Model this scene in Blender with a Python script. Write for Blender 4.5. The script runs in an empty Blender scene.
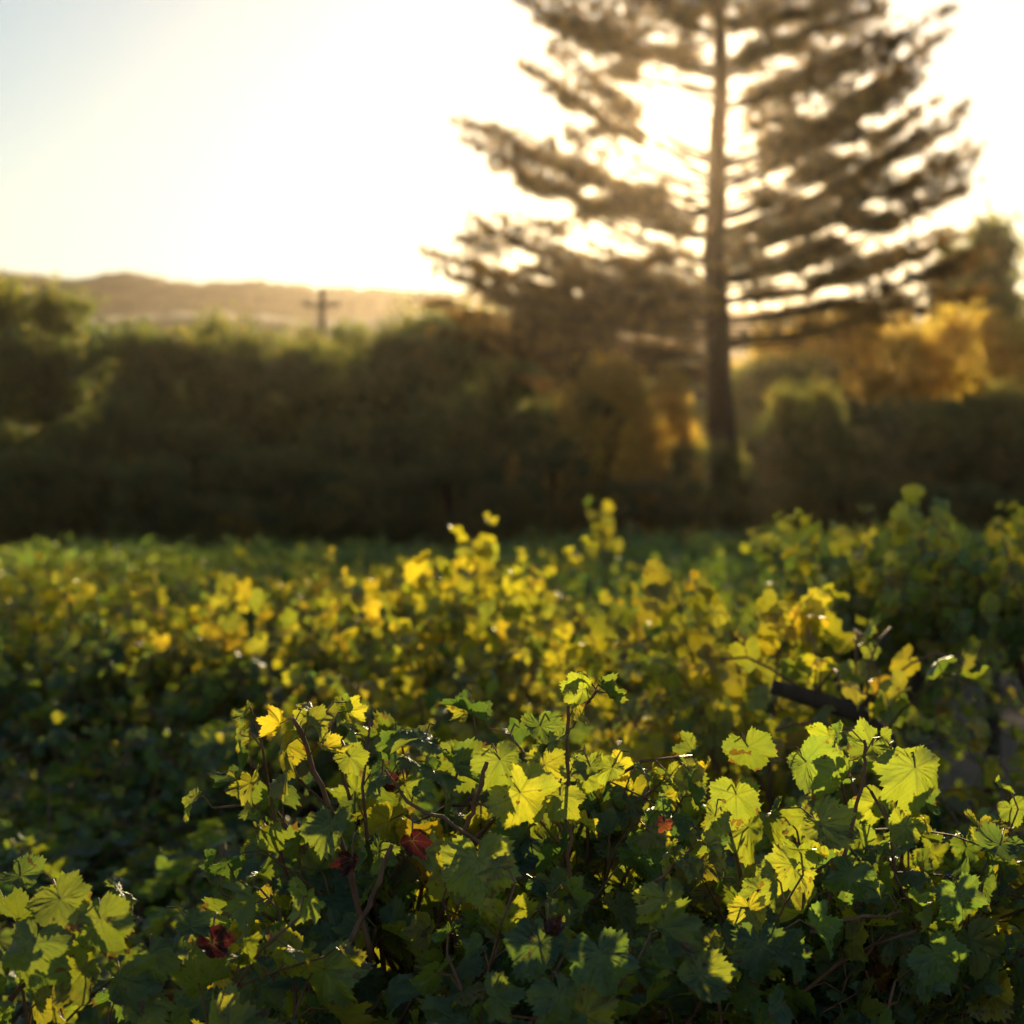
import bpy, math, random
import numpy as np

# ------------------------------------------------------------------ camera, sky, sun, exposure
SC = bpy.context.scene
COL = SC.collection
F = 1991.0                      # focal length in pixels of the 1024 px frame
EYE = 1.65

cam_d = bpy.data.cameras.new('camera')
cam_d.sensor_width = 36.0
cam_d.lens = 70.0
cam_d.clip_start = 0.05
cam_d.clip_end = 9000.0
cam_d.dof.use_dof = True
cam_d.dof.focus_distance = 2.85
cam_d.dof.aperture_fstop = 4.3
cam_d.dof.aperture_blades = 9
cam = bpy.data.objects.new('camera', cam_d)
cam.location = (0, 0, EYE)
cam.rotation_euler = (math.radians(90), 0, 0)
COL.objects.link(cam)
SC.camera = cam

SUN_EL = math.radians(11.4)
SUN_AZ = math.radians(5.1)      # to the right of +Y
w = bpy.data.worlds.new("World")
SC.world = w
w.use_nodes = True
wn = w.node_tree
bg = wn.nodes['Background']
sky = wn.nodes.new('ShaderNodeTexSky')
sky.sky_type = 'NISHITA'
sky.sun_disc = False
sky.sun_elevation = SUN_EL
sky.sun_rotation = SUN_AZ
sky.altitude = 100
sky.air_density = 1.15
sky.dust_density = 0.28
sky.ozone_density = 1.3
wn.links.new(sky.outputs[0], bg.inputs[0])
bg.inputs[1].default_value = 0.05

sun_d = bpy.data.lights.new('sun', 'SUN')
sun_d.energy = 5.0
sun_d.angle = math.radians(0.6)
sun_d.color = (1.0, 0.77, 0.44)
sun = bpy.data.objects.new('sun', sun_d)
sun.rotation_euler = (math.radians(90) - SUN_EL, 0, math.radians(180) - SUN_AZ)
COL.objects.link(sun)
SC.view_settings.view_transform = 'Standard'
SC.view_settings.look = 'None'
SC.view_settings.exposure = 1.13
SC.view_settings.gamma = 1.0
c = SC.cycles
c.use_denoising = True
c.max_bounces = 8
c.diffuse_bounces = 4
c.glossy_bounces = 2
c.transmission_bounces = 5
c.volume_bounces = 0
c.transparent_max_bounces = 6
c.sample_clamp_indirect = 6.0
c.caustics_reflective = False
c.caustics_refractive = False

def at(px, py, D):
    """a point of the place at D metres ahead, seen at that pixel of the photograph"""
    return np.array([(px - 512) / F * D, D, EYE + (512 - py) / F * D])

# ------------------------------------------------------------------ helpers
def tag(o, label=None, cat=None, group=None, kind=None):
    if label: o['label'] = label
    if cat: o['category'] = cat
    if group: o['group'] = group
    if kind: o['kind'] = kind
    return o

def empty(name, loc=(0, 0, 0), rz=0.0):
    o = bpy.data.objects.new(name, None)
    o.location = tuple(float(v) for v in loc)
    o.rotation_euler = (0, 0, rz)
    o.empty_display_size = 0.2
    COL.objects.link(o)
    return o

class MB:
    """collects polygons with two uv layers (local leaf coordinates, per-leaf variation)"""
    def __init__(s):
        s.v = []; s.n = 0; s.idx = []; s.cnt = []; s.uv1 = []; s.uv2 = []; s.mat = []
    def add(s, V, faces_flat, counts, uv1=None, uv2=None, mat=0):
        V = np.asarray(V, float)
        f = np.asarray(faces_flat, int); k = np.asarray(counts, int)
        s.v.append(V); s.idx.append(f + s.n); s.cnt.append(k)
        s.uv1.append(np.zeros((len(f), 2)) if uv1 is None else np.asarray(uv1, float)[f])
        s.uv2.append(np.zeros((len(f), 2)) if uv2 is None else np.broadcast_to(np.asarray(uv2, float), (len(V), 2))[f])
        s.mat.append(np.full(len(k), mat, int))
        s.n += len(V)
    def tube(s, P, R, seg=6, mat=0, uv2=None, cap=True):
        P = np.asarray(P, float); n = len(P)
        R = np.broadcast_to(np.asarray(R, float), (n,))
        T = np.gradient(P, axis=0); T /= np.linalg.norm(T, axis=1, keepdims=True) + 1e-9
        ref = np.array([0.31, 0.17, 0.93]) if abs(T[0][2]) < .8 else np.array([1., .2, .1])
        A = np.cross(T, ref); A /= np.linalg.norm(A, axis=1, keepdims=True) + 1e-9
        B = np.cross(T, A)
        a = np.arange(seg) / seg * 2 * math.pi
        V = P[:, None, :] + R[:, None, None] * (np.cos(a)[None, :, None] * A[:, None, :] + np.sin(a)[None, :, None] * B[:, None, :])
        V = V.reshape(-1, 3)
        i, j = np.meshgrid(np.arange(n - 1), np.arange(seg), indexing='ij')
        j2 = (j + 1) % seg
        q = np.stack([i * seg + j, i * seg + j2, (i + 1) * seg + j2, (i + 1) * seg + j], -1).reshape(-1)
        cnt = [4] * ((n - 1) * seg)
        if cap:
            q = np.concatenate([q, np.arange(seg)[::-1], (n - 1) * seg + np.arange(seg)])
            cnt += [seg, seg]
        s.add(V, q, cnt, uv2=uv2, mat=mat)
    def mesh(s, name, mats, smooth=True):
        me = bpy.data.meshes.new(name)
        V = np.concatenate(s.v); I = np.concatenate(s.idx); K = np.concatenate(s.cnt)
        me.vertices.add(len(V)); me.vertices.foreach_set('co', V.astype(np.float32).ravel())
        me.loops.add(len(I)); me.loops.foreach_set('vertex_index', I.astype(np.int32))
        me.polygons.add(len(K))
        st = np.concatenate([[0], np.cumsum(K)[:-1]]).astype(np.int32)
        me.polygons.foreach_set('loop_start', st)
        me.polygons.foreach_set('loop_total', K.astype(np.int32))
        me.polygons.foreach_set('material_index', np.concatenate(s.mat).astype(np.int32))
        me.polygons.foreach_set('use_smooth', np.full(len(K), smooth))
        me.update(calc_edges=True)
        for nm, arr in (('leaf', s.uv1), ('var', s.uv2)):
            l = me.uv_layers.new(name=nm)
            l.data.foreach_set('uv', np.concatenate(arr).astype(np.float32).ravel())
        for m in (mats if isinstance(mats, (list, tuple)) else [mats]):
            me.materials.append(m)
        return me
    def build(s, name, mats, parent=None, smooth=True, loc=None):
        o = bpy.data.objects.new(name, s.mesh(name, mats, smooth))
        COL.objects.link(o)
        if parent is not None: o.parent = parent
        if loc is not None: o.location = tuple(loc)
        return o

def copy_tree(o, parent=None):
    c_ = o.copy(); COL.objects.link(c_); c_.parent = parent
    for ch in list(o.children):
        copy_tree(ch, c_)
    return c_

def unit(v):
    v = np.asarray(v, float)
    return v / (np.linalg.norm(v, axis=-1, keepdims=True) + 1e-9)

# ------------------------------------------------------------------ materials
def new_mat(name):
    m = bpy.data.materials.new(name); m.use_nodes = True
    nt = m.node_tree; nt.nodes.clear()
    return m, nt
def N(nt, t, **kw):
    n = nt.nodes.new(t)
    for k, v in kw.items(): setattr(n, k, v)
    return n
def M(nt, op, a, b=None, c_=None):
    n = nt.nodes.new('ShaderNodeMath'); n.operation = op
    for i, x in enumerate((a, b, c_)):
        if x is None: continue
        if isinstance(x, (int, float)): n.inputs[i].default_value = x
        else: nt.links.new(x, n.inputs[i])
    return n.outputs[0]
def ramp(nt, fac, stops):
    r = nt.nodes.new('ShaderNodeValToRGB')
    e = r.color_ramp.elements
    while len(e) < len(stops): e.new(0.5)
    for i, (p, col) in enumerate(stops):
        e[i].position = p; e[i].color = (*col, 1)
    nt.links.new(fac, r.inputs[0])
    return r.outputs[0]
def mixrgb(nt, fac, a, b, blend='MIX'):
    n = nt.nodes.new('ShaderNodeMix'); n.data_type = 'RGBA'; n.blend_type = blend
    if isinstance(fac, (int, float)): n.inputs[0].default_value = fac
    else: nt.links.new(fac, n.inputs[0])
    for i, x in ((6, a), (7, b)):
        if isinstance(x, tuple): n.inputs[i].default_value = (*x, 1)
        else: nt.links.new(x, n.inputs[i])
    return n.outputs[2]

def leaf_material(name, veins=True, rough=0.48, refl=None, trans=None, tfac=0.5, spec=0.8, tree_var=False):
    m, nt = new_mat(name); L = nt.links.new
    uv1 = N(nt, 'ShaderNodeUVMap', uv_map='leaf'); uv2 = N(nt, 'ShaderNodeUVMap', uv_map='var')
    s1 = N(nt, 'ShaderNodeSeparateXYZ'); L(uv1.outputs[0], s1.inputs[0])
    s2 = N(nt, 'ShaderNodeSeparateXYZ'); L(uv2.outputs[0], s2.inputs[0])
    x, y, age, rnd = s1.outputs[0], s1.outputs[1], s2.outputs[0], s2.outputs[1]
    geo = N(nt, 'ShaderNodeNewGeometry')
    nz = N(nt, 'ShaderNodeTexNoise'); nz.inputs['Scale'].default_value = 38; nz.inputs['Detail'].default_value = 3
    L(geo.outputs['Position'], nz.inputs['Vector'])
    a2 = M(nt, 'ADD', age, M(nt, 'MULTIPLY', M(nt, 'SUBTRACT', nz.outputs[0], 0.5), 0.34))
    refl = refl or [(0, (.046, .10, .066)), (.35, (.088, .15, .066)), (.6, (.13, .14, .04)), (.78, (.30, .20, .025)), (.9, (.26, .075, .02)), (1, (.035, .010, .018))]
    trans = trans or [(0, (.17, .30, .03)), (.35, (.44, .50, .025)), (.6, (.86, .74, .025)), (.78, (.98, .68, .03)), (.9, (.60, .16, .03)), (1, (.10, .012, .018))]
    rc = ramp(nt, a2, refl); tc = ramp(nt, a2, trans)
    br = M(nt, 'MULTIPLY_ADD', rnd, 0.5, 0.75)
    vm = N(nt, 'ShaderNodeCombineColor'); [L(br, vm.inputs[i]) for i in range(3)]
    if tree_var:
        oi = N(nt, 'ShaderNodeObjectInfo')
        ov = ramp(nt, oi.outputs['Random'], [(0, (.7, .85, .85)), (.35, (1.0, 1.0, .9)), (.7, (1.12, 1.05, .85)), (1, (.75, .95, .95))])
        rc = mixrgb(nt, 1.0, rc, ov, 'MULTIPLY'); tc = mixrgb(nt, 1.0, tc, ov, 'MULTIPLY')
    rc = mixrgb(nt, 1.0, rc, vm.outputs[0], 'MULTIPLY')
    tc = mixrgb(nt, 1.0, tc, vm.outputs[0], 'MULTIPLY')
    P = N(nt, 'ShaderNodeBsdfPrincipled')
    T = N(nt, 'ShaderNodeBsdfTranslucent')
    if veins:
        th = M(nt, 'ARCTAN2', x, y)
        r = M(nt, 'SQRT', M(nt, 'ADD', M(nt, 'MULTIPLY', x, x), M(nt, 'MULTIPLY', y, y)))
        st = math.radians(54)
        d = M(nt, 'SUBTRACT', M(nt, 'FLOORED_MODULO', M(nt, 'ADD', th, st / 2), st), st / 2)
        perp = M(nt, 'MULTIPLY', r, M(nt, 'ABSOLUTE', M(nt, 'SINE', d)))
        al = M(nt, 'MULTIPLY', r, M(nt, 'COSINE', d))
        wv = M(nt, 'MULTIPLY', M(nt, 'SUBTRACT', 1.15, r), 0.022)
        main = M(nt, 'LESS_THAN', perp, wv)
        ch = M(nt, 'FRACT', M(nt, 'MULTIPLY', M(nt, 'SUBTRACT', al, M(nt, 'MULTIPLY', perp, 0.75)), 7.5))
        side = M(nt, 'LESS_THAN', M(nt, 'ABSOLUTE', M(nt, 'SUBTRACT', ch, 0.5)), 0.07)
        vein = M(nt, 'MINIMUM', M(nt, 'ADD', main, M(nt, 'MULTIPLY', side, 0.45)), 1.0)
        rc = mixrgb(nt, M(nt, 'MULTIPLY', vein, 0.55), rc, (.16, .20, .06))
        tc = mixrgb(nt, M(nt, 'MULTIPLY', vein, 0.45), tc, (.16, .17, .02))
        # pucker between the veins
        bmp = N(nt, 'ShaderNodeBump'); bmp.inputs['Strength'].default_value = 0.8; bmp.inputs['Distance'].default_value = 0.006
        n2 = N(nt, 'ShaderNodeTexNoise'); n2.inputs['Scale'].default_value = 140
        L(geo.outputs['Position'], n2.inputs['Vector'])
        L(M(nt, 'SUBTRACT', n2.outputs[0], M(nt, 'MULTIPLY', vein, 0.6)), bmp.inputs['Height'])
        L(bmp.outputs[0], P.inputs['Normal'])
    if veins:
        en = N(nt, 'ShaderNodeTexNoise'); en.inputs['Scale'].default_value = 45; L(geo.outputs['Position'], en.inputs['Vector'])
        rim = M(nt, 'MULTIPLY', M(nt, 'GREATER_THAN', M(nt, 'ADD', M(nt, 'MULTIPLY', r, .42), en.outputs[0]), .96), .75)
        rc = mixrgb(nt, rim, rc, (.16, .07, .03)); tc = mixrgb(nt, rim, tc, (.28, .09, .02))
    # dry blotches
    n3 = N(nt, 'ShaderNodeTexNoise'); n3.inputs['Scale'].default_value = 60; n3.inputs['Detail'].default_value = 4
    L(geo.outputs['Position'], n3.inputs['Vector'])
    spot = M(nt, 'MULTIPLY', M(nt, 'GREATER_THAN', n3.outputs[0], 0.67), 0.8)
    rc = mixrgb(nt, spot, rc, (.12, .055, .02)); tc = mixrgb(nt, spot, tc, (.16, .06, .01))
    L(rc, P.inputs['Base Color']); P.inputs['Roughness'].default_value = rough
    P.inputs['Specular IOR Level'].default_value = spec
    P.inputs['Specular Tint'].default_value = (.82, .92, 1, 1)
    L(tc, T.inputs['Color'])
    mx = N(nt, 'ShaderNodeMixShader'); mx.inputs[0].default_value = tfac
    L(P.outputs[0], mx.inputs[1]); L(T.outputs[0], mx.inputs[2])
    o = N(nt, 'ShaderNodeOutputMaterial'); L(mx.outputs[0], o.inputs[0])
    return m

def wood_material(name, ca, cb, scale=30, rough=.8):
    m, nt = new_mat(name); L = nt.links.new
    tc = N(nt, 'ShaderNodeTexCoord'); mp = N(nt, 'ShaderNodeMapping'); mp.inputs['Scale'].default_value = (1, 1, .25)
    L(tc.outputs['Object'], mp.inputs[0])
    nz = N(nt, 'ShaderNodeTexNoise'); nz.inputs['Scale'].default_value = scale; nz.inputs['Detail'].default_value = 5
    L(mp.outputs[0], nz.inputs['Vector'])
    col = ramp(nt, nz.outputs[0], [(.3, ca), (.7, cb)])
    P = N(nt, 'ShaderNodeBsdfPrincipled'); L(col, P.inputs['Base Color']); P.inputs['Roughness'].default_value = rough
    b = N(nt, 'ShaderNodeBump'); b.inputs['Strength'].default_value = .6; b.inputs['Distance'].default_value = .01
    L(nz.outputs[0], b.inputs['Height']); L(b.outputs[0], P.inputs['Normal'])
    o = N(nt, 'ShaderNodeOutputMaterial'); L(P.outputs[0], o.inputs[0])
    return m

MAT_LEAF = leaf_material('vine_leaf')
MAT_LEAF_FAR = leaf_material('vine_leaf_plain', veins=False)
MAT_CANE = wood_material('cane_bark', (.10, .04, .022), (.24, .12, .065), 60, .75)
MAT_STALK = wood_material('leaf_stalk', (.16, .10, .03), (.24, .10, .05), 60, .5)
MAT_TRUNK = wood_material('vine_bark', (.025, .016, .011), (.075, .05, .035), 25, .9)
MAT_BARK = wood_material('tree_bark', (.02, .012, .008), (.055, .036, .024), 4, .9)
MAT_POST = wood_material('weathered_post', (.05, .04, .03), (.12, .10, .08), 12, .9)
MAT_METAL = wood_material('insulator_glaze', (.10, .09, .08), (.16, .15, .14), 20, .3)
NEEDLE_R = [(0, (.014, .016, .006)), (.5, (.034, .030, .009)), (1, (.070, .046, .014))]
NEEDLE_T = [(0, (.06, .06, .008)), (.5, (.26, .17, .02)), (1, (.60, .34, .05))]
MAT_NEEDLE = leaf_material('conifer_needles', False, .55, NEEDLE_R, NEEDLE_T, .35, .3)
DARK_R = [(0, (.042, .072, .054)), (.5, (.080, .115, .068)), (1, (.12, .13, .06))]
DARK_T = [(0, (.09, .13, .04)), (.5, (.23, .27, .06)), (1, (.55, .44, .07))]
MAT_HEDGE = leaf_material('dark_tree_leaf', False, .5, DARK_R, DARK_T, .6, .35, True)
SUN_GOLD_R = [(0, (.08, .07, .02)), (.5, (.20, .14, .035)), (1, (.30, .18, .05))]  # autumn yellow plus low-sun glow put into the leaf colour
SUN_GOLD_T = [(0, (.50, .42, .05)), (.5, (.85, .62, .08)), (1, (.95, .62, .10))]
MAT_SUN_GOLD = leaf_material('sunlit_golden_leaf', False, .5, SUN_GOLD_R, SUN_GOLD_T, .65, .35)

def ground_material():
    m, nt = new_mat('vineyard_soil'); L = nt.links.new
    g = N(nt, 'ShaderNodeNewGeometry')
    a = N(nt, 'ShaderNodeTexNoise'); a.inputs['Scale'].default_value = .35; a.inputs['Detail'].default_value = 6
    b = N(nt, 'ShaderNodeTexNoise'); b.inputs['Scale'].default_value = 14; b.inputs['Detail'].default_value = 6
    L(g.outputs['Position'], a.inputs['Vector']); L(g.outputs['Position'], b.inputs['Vector'])
    soil = ramp(nt, b.outputs[0], [(.3, (.075, .040, .028)), (.7, (.16, .092, .066))])
    gr = ramp(nt, b.outputs[0], [(.3, (.04, .055, .018)), (.7, (.12, .11, .04))])
    col = mixrgb(nt, ramp(nt, a.outputs[0], [(.5, (0, 0, 0)), (.62, (1, 1, 1))]), soil, gr)
    P = N(nt, 'ShaderNodeBsdfPrincipled'); L(col, P.inputs['Base Color']); P.inputs['Roughness'].default_value = .95
    bp = N(nt, 'ShaderNodeBump'); bp.inputs['Strength'].default_value = .8; bp.inputs['Distance'].default_value = .05
    L(b.outputs[0], bp.inputs['Height']); L(bp.outputs[0], P.inputs['Normal'])
    o = N(nt, 'ShaderNodeOutputMaterial'); L(P.outputs[0], o.inputs[0])
    return m
def hill_material():
    m, nt = new_mat('wooded_hillside'); L = nt.links.new
    g = N(nt, 'ShaderNodeNewGeometry')
    a = N(nt, 'ShaderNodeTexNoise'); a.inputs['Scale'].default_value = .04; a.inputs['Detail'].default_value = 8
    L(g.outputs['Position'], a.inputs['Vector'])
    col = ramp(nt, a.outputs[0], [(.42, (.035, .045, .02)), (.6, (.16, .13, .06))])
    P = N(nt, 'ShaderNodeBsdfPrincipled'); L(col, P.inputs['Base Color']); P.inputs['Roughness'].default_value = 1.0
    o = N(nt, 'ShaderNodeOutputMaterial'); L(P.outputs[0], o.inputs[0])
    return m

# ------------------------------------------------------------------ haze
def haze():
    bm = MB()
    X, Y0, Y1, Z0, Z1 = 1500, -60, 1300, -4, 74
    V = [(-X, Y0, Z0), (X, Y0, Z0), (X, Y1, Z0), (-X, Y1, Z0), (-X, Y0, Z1), (X, Y0, Z1), (X, Y1, Z1), (-X, Y1, Z1)]
    f = [0, 3, 2, 1, 4, 5, 6, 7, 0, 1, 5, 4, 1, 2, 6, 5, 2, 3, 7, 6, 3, 0, 4, 7]
    bm.add(V, f, [4] * 6)
    m, nt = new_mat('haze_air')
    pv = N(nt, 'ShaderNodeVolumePrincipled')
    pv.inputs['Color'].default_value = (1.0, .82, .62, 1)
    pv.inputs['Density'].default_value = HAZE_DENSITY
    pv.inputs['Anisotropy'].default_value = 0.87
    o = N(nt, 'ShaderNodeOutputMaterial'); nt.links.new(pv.outputs[0], o.inputs['Volume'])
    ob = bm.build('haze', m, smooth=False)
    tag(ob, kind='stuff')
HAZE_DENSITY = 0.000095
haze()

# ------------------------------------------------------------------ ground and hills
def ground():
    bm = MB(); xs = np.concatenate([[-1450, -300, -60], np.arange(-24, 25, 1.5), [60, 300, 1450]])
    ys = np.concatenate([[-50], np.arange(-6, 80, 1.5), [120, 300, 700, 1250]])
    rg = np.random.default_rng(3)
    Xg, Yg = np.meshgrid(xs, ys)
    Z = rg.normal(0, .018, Xg.shape)
    V = np.stack([Xg, Yg, Z], -1).reshape(-1, 3); nx = len(xs); q = []
    for j in range(len(ys) - 1):
        for i in range(nx - 1): q += [j * nx + i, j * nx + i + 1, (j + 1) * nx + i + 1, (j + 1) * nx + i]
    bm.add(V, q, [4] * (len(q) // 4))
    tag(bm.build('ground', ground_material()), kind='structure')
ground()

def interp_profile(prof, x):
    p = np.array(prof, float)
    return np.interp(x, p[:, 0], p[:, 1])

def hills():
    rg = np.random.default_rng(9)
    mat = hill_material()
    # ridge line (pixel x, pixel y) turned into heights at each range's own distance
    far = [(-400, 300), (-60, 279), (0, 278), (30, 275), (60, 279), (82, 284), (105, 279), (135, 274), (150, 275), (180, 285), (210, 288), (240, 284), (255, 283), (290, 286), (330, 290), (380, 292), (430, 293), (520, 300), (700, 312), (1100, 300), (1500, 290)]
    near = [(-400, 340), (0, 325), (120, 322), (200, 315), (260, 318), (330, 325), (430, 318), (600, 330), (900, 322), (1500, 320)]
    for nm, prof, D, depth, amp in (('hills', far, 560.0, 160.0, .6), ('hills', near, 380.0, 120.0, .4)):
        px = np.linspace(-380, 1420, 451)
        top = EYE + (512 - interp_profile(prof, px)) / F * D
        k = np.convolve(rg.normal(0, 1, len(px) + 8), np.ones(3) / 3, 'same')[4:-4]
        top = np.convolve(np.pad(top, 6, 'edge'), np.ones(13) / 13, 'valid') + k * amp
        x = (px - 512) / F * D
        rows = 26; V = []
        for r in range(rows):
            t = r / (rows - 1)                      # 0 foot in front, 1 behind the ridge
            y = D - depth + depth * 1.35 * t
            h = np.sin(min(t / .74, 1) * math.pi / 2) ** 1.3 if t < .74 else math.cos((t - .74) / .26 * .9)
            z = top * h + (rg.normal(0, .25, len(px)) * (1 if abs(t - .74) > .05 else 0)) - (3 if r == 0 else 0)
            V.append(np.stack([x, np.full_like(x, y), z], -1))
        V = np.concatenate(V); n = len(px)
        i, j = np.meshgrid(np.arange(rows - 1), np.arange(n - 1), indexing='ij')
        q = np.stack([i * n + j, i * n + j + 1, (i + 1) * n + j + 1, (i + 1) * n + j], -1).reshape(-1)
        bm = MB(); bm.add(V, q, [4] * ((rows - 1) * (n - 1)))
        tag(bm.build(nm, mat), kind='structure')
hills()

# ------------------------------------------------------------------ the tall conifer
DT = 66.0
def conifer():
    rg = np.random.default_rng(21)
    base = at(718, 0, DT); bx = base[0]
    root = empty('conifer_tree', (bx, DT, 0))
    tag(root, 'tall dark conifer with the low sun shining through its left branches', 'tree')
    top_z = at(0, -330, DT)[2]
    zs = np.linspace(-.1, top_z, 26)
    P = np.stack([.09 * np.sin(zs * .45) + .03 * np.sin(zs * 1.7), .05 * np.cos(zs * .6), zs], -1)
    R = np.interp(zs, [0, .5, 3, 10, 16, top_z], [.75, .62, .50, .40, .26, .05])
    b = MB(); b.tube(P, R, 12); b.build('trunk', MAT_BARK, root)
    k = DT / F
    limbs = []       # (base pixel y, tip dx in px, tip pixel y, dy in metres, clear_from_trunk)
    L = [(-512 + 512 - 205, -20, -8), ]
    # left side, limbs as they reach out in the photograph: (base y, tip x, tip y, bare length)
    left = [(-190, 660, -250, .1), (-130, 625, -190, .1), (-70, 590, -140, .1), (-20, 560, -85, .1), (35, 575, -40, .12), (72, 514, -10, .12), (95, 545, 20, .25), (158, 522, 60, .55), (182, 560, 88, .50),
            (218, 467, 128, .22), (240, 474, 146, .16), (262, 500, 170, .4), (300, 489, 226, .25), (318, 428, 250, .08), (335, 440, 270, .05), (352, 430, 300, .05), (372, 450, 335, .06), (398, 500, 372, .3)]
    right = [(-200, 790, -260, .1), (-150, 815, -200, .1), (-100, 835, -155, .1), (-55, 860, -115, .1), (-10, 872, -70, .1), (30, 888, -28, .1), (65, 885, 5, .1), (110, 900, 40, .12), (165, 942, 36, .16), (185, 915, 78, .2), (215, 935, 100, .3), (232, 957, 120, .2),
             (258, 968, 158, .3), (280, 950, 195, .2), (300, 965, 232, .25), (322, 975, 262, .15), (340, 975, 292, .3)]
    for (by, tx, ty, bare) in left + right:
        limbs.append((by, (tx - 718) * k, (by - ty) * k, rg.normal(0, .6), bare, 1.0))
        # companion limbs swung a little towards or away from the viewer
        for q_, sgn in enumerate((-1, 1, -1, 1, 1, -1)):
            near_ = q_ < 4
            f = rg.uniform(.55, .95)
            limbs.append((by + (rg.uniform(-8, 8) if near_ else rg.uniform(-40, 34)), (tx - 718) * k * f, (by - ty) * k * f * rg.uniform(.85, 1.1), sgn * abs(tx - 718) * k * rg.uniform(.25, .7), bare * .6, .68 if near_ else .5))
    # front and back limbs
    for by in np.arange(-300, 390, 11.0):
        env = np.interp(by, [-330, -200, 0, 130, 250, 400], [.5, 2.8, 5.8, 7.6, 8.9, 7.6])
        a = rg.choice([-1, 1]) * (math.pi / 2) + rg.uniform(-.7, .7)
        ln = env * rg.uniform(.45, .85)
        if 70 < by < 240 and math.cos(a) < .25: continue
        if by > 325: continue
        limbs.append((by, math.cos(a) * ln, ln * rg.uniform(.15, .4), math.sin(a) * ln, .3 if by < 240 else .05, .8))
    # open sky between limbs, as world-space discs in the crown (pixel x, y, rx, ry)
    gaps = [(684, 128, 48, 62), (728, 110, 18, 40), (650, 165, 45, 18), (618, 238, 60, 23), (660, 80, 26, 26), (612, 148, 34, 14), (812, 106, 22, 15), (748, 165, 16, 32), (778, 250, 14, 12), (745, 212, 12, 12), (776, 178, 12, 14), (550, 208, 34, 13), (520, 40, 10, 18), (560, 120, 40, 12), (865, 240, 30, 9), (850, 150, 22, 9), (690, 190, 22, 22), (800, 190, 26, 8), (830, 232, 24, 8), (880, 205, 26, 8), (790, 285, 24, 8), (850, 292, 40, 9), (905, 168, 22, 8), (872, 122, 20, 8), (778, 60, 22, 8), (825, 40, 22, 9), (600, 62, 22, 10), (860, 80, 18, 8), (764, 215, 14, 9), (905, 285, 22, 8), (660, 40, 18, 10), (520, 262, 20, 8), (600, 190, 20, 8)]
    fol = MB(); cnt = 0
    tuft_V = []; tuft_var = []
    for (by, dx, dz, dy, bare, dens) in limbs:
        z0 = EYE + (512 - by) * k
        ln = math.sqrt(dx * dx + dy * dy + dz * dz)
        n = max(5, int(ln / .45)); t = np.linspace(0, 1, n)
        sag = -.035 * ln * np.sin(t * math.pi) * 1.0
        Pl = np.stack([dx * t + rg.normal(0, .03, n), dy * t + rg.normal(0, .03, n), z0 + dz * t ** 1.15 + sag], -1)
        Pl[0] = [0, 0, z0]
        Rl = np.interp(t, [0, 1], [.022 + .006 * ln, .010])
        lb = MB(); lb.tube(Pl, Rl, 5); lb.build('limb', MAT_BARK, root)
        # needle sprays along the limb
        sp = .16; ntw = int(ln * (1 - bare) / sp)
        axis = unit([dx, dy, dz]); hside = unit(np.array([-dy, dx, 0.0]))
        for iw in range(ntw):
            s = bare + (1 - bare) * (iw + rg.random()) / max(1, ntw)
            p = np.array([np.interp(s, t, Pl[:, i]) for i in range(3)])
            for sg in (-1, 1):
                if rg.random() > dens * .8: continue
                d = unit(hside * sg * rg.uniform(.4, 1.1) + axis * rg.uniform(.5, 1.2) + np.array([0, 0, rg.uniform(-.30, .45)]))
                tl = (.42 + .75 * math.sin(min(1, (s - bare) / (1 - bare + 1e-6)) * math.pi * .8 + .25)) * rg.uniform(.45, 1.1)
                ks = max(1, int(tl / .30))
                for q in range(ks):
                    c0 = p + d * tl * (q + .7) / ks + rg.normal(0, .04, 3)
                    wp = c0 + np.array([bx, DT, 0])
                    px = 512 + wp[0] / wp[1] * F; py = 512 - (wp[2] - EYE) / wp[1] * F
                    hole = False
                    for gi, (gx, gy, rx, ry) in enumerate(gaps):
                        e = ((px - gx) / rx) ** 2 + ((py - gy) / ry) ** 2
                        if e < 1 and rg.random() > max(.0 if gi == 0 else .10, (e - .6) * 2): hole = True; break
                    if hole: continue
                    if py > (312 if px > 730 else 335) and rg.random() < .6: continue
                    tuft_V.append((c0, d)); tuft_var.append(rg.random())
    print('tufts', len(tuft_V)); tuft_V_ = np.array([a for a, _ in tuft_V]); D_ = np.array([d for _, d in tuft_V]); n = len(tuft_V_)
    per = 32
    C = np.repeat(tuft_V_, per, 0) + rg.normal(0, .072, (n * per, 3)); Dd = np.repeat(D_, per, 0); var = np.repeat(np.array(tuft_var), per)
    R_ = unit(Dd * .6 + rg.normal(0, .9, (n * per, 3)))
    S = unit(np.cross(R_, rg.normal(0, 1, (n * per, 3))))
    ln_ = rg.uniform(.08, .19, (n * per, 1)); wd = rg.uniform(.010, .022, (n * per, 1))
    A = C - S * wd; B = C + S * wd; E = C + R_ * ln_ + S * wd * .5; G = C + R_ * ln_ - S * wd * .5
    V = np.stack([A, B, E, G], 1).reshape(-1, 3)
    I = np.arange(len(V)); 
    u2 = np.repeat(np.stack([var, rg.random(len(var))], -1), 4, 0)
    fol.add(V, I, [4] * (len(V) // 4), uv2=u2)
    fol.build('needles', MAT_NEEDLE, root, smooth=False)
conifer()

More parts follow.
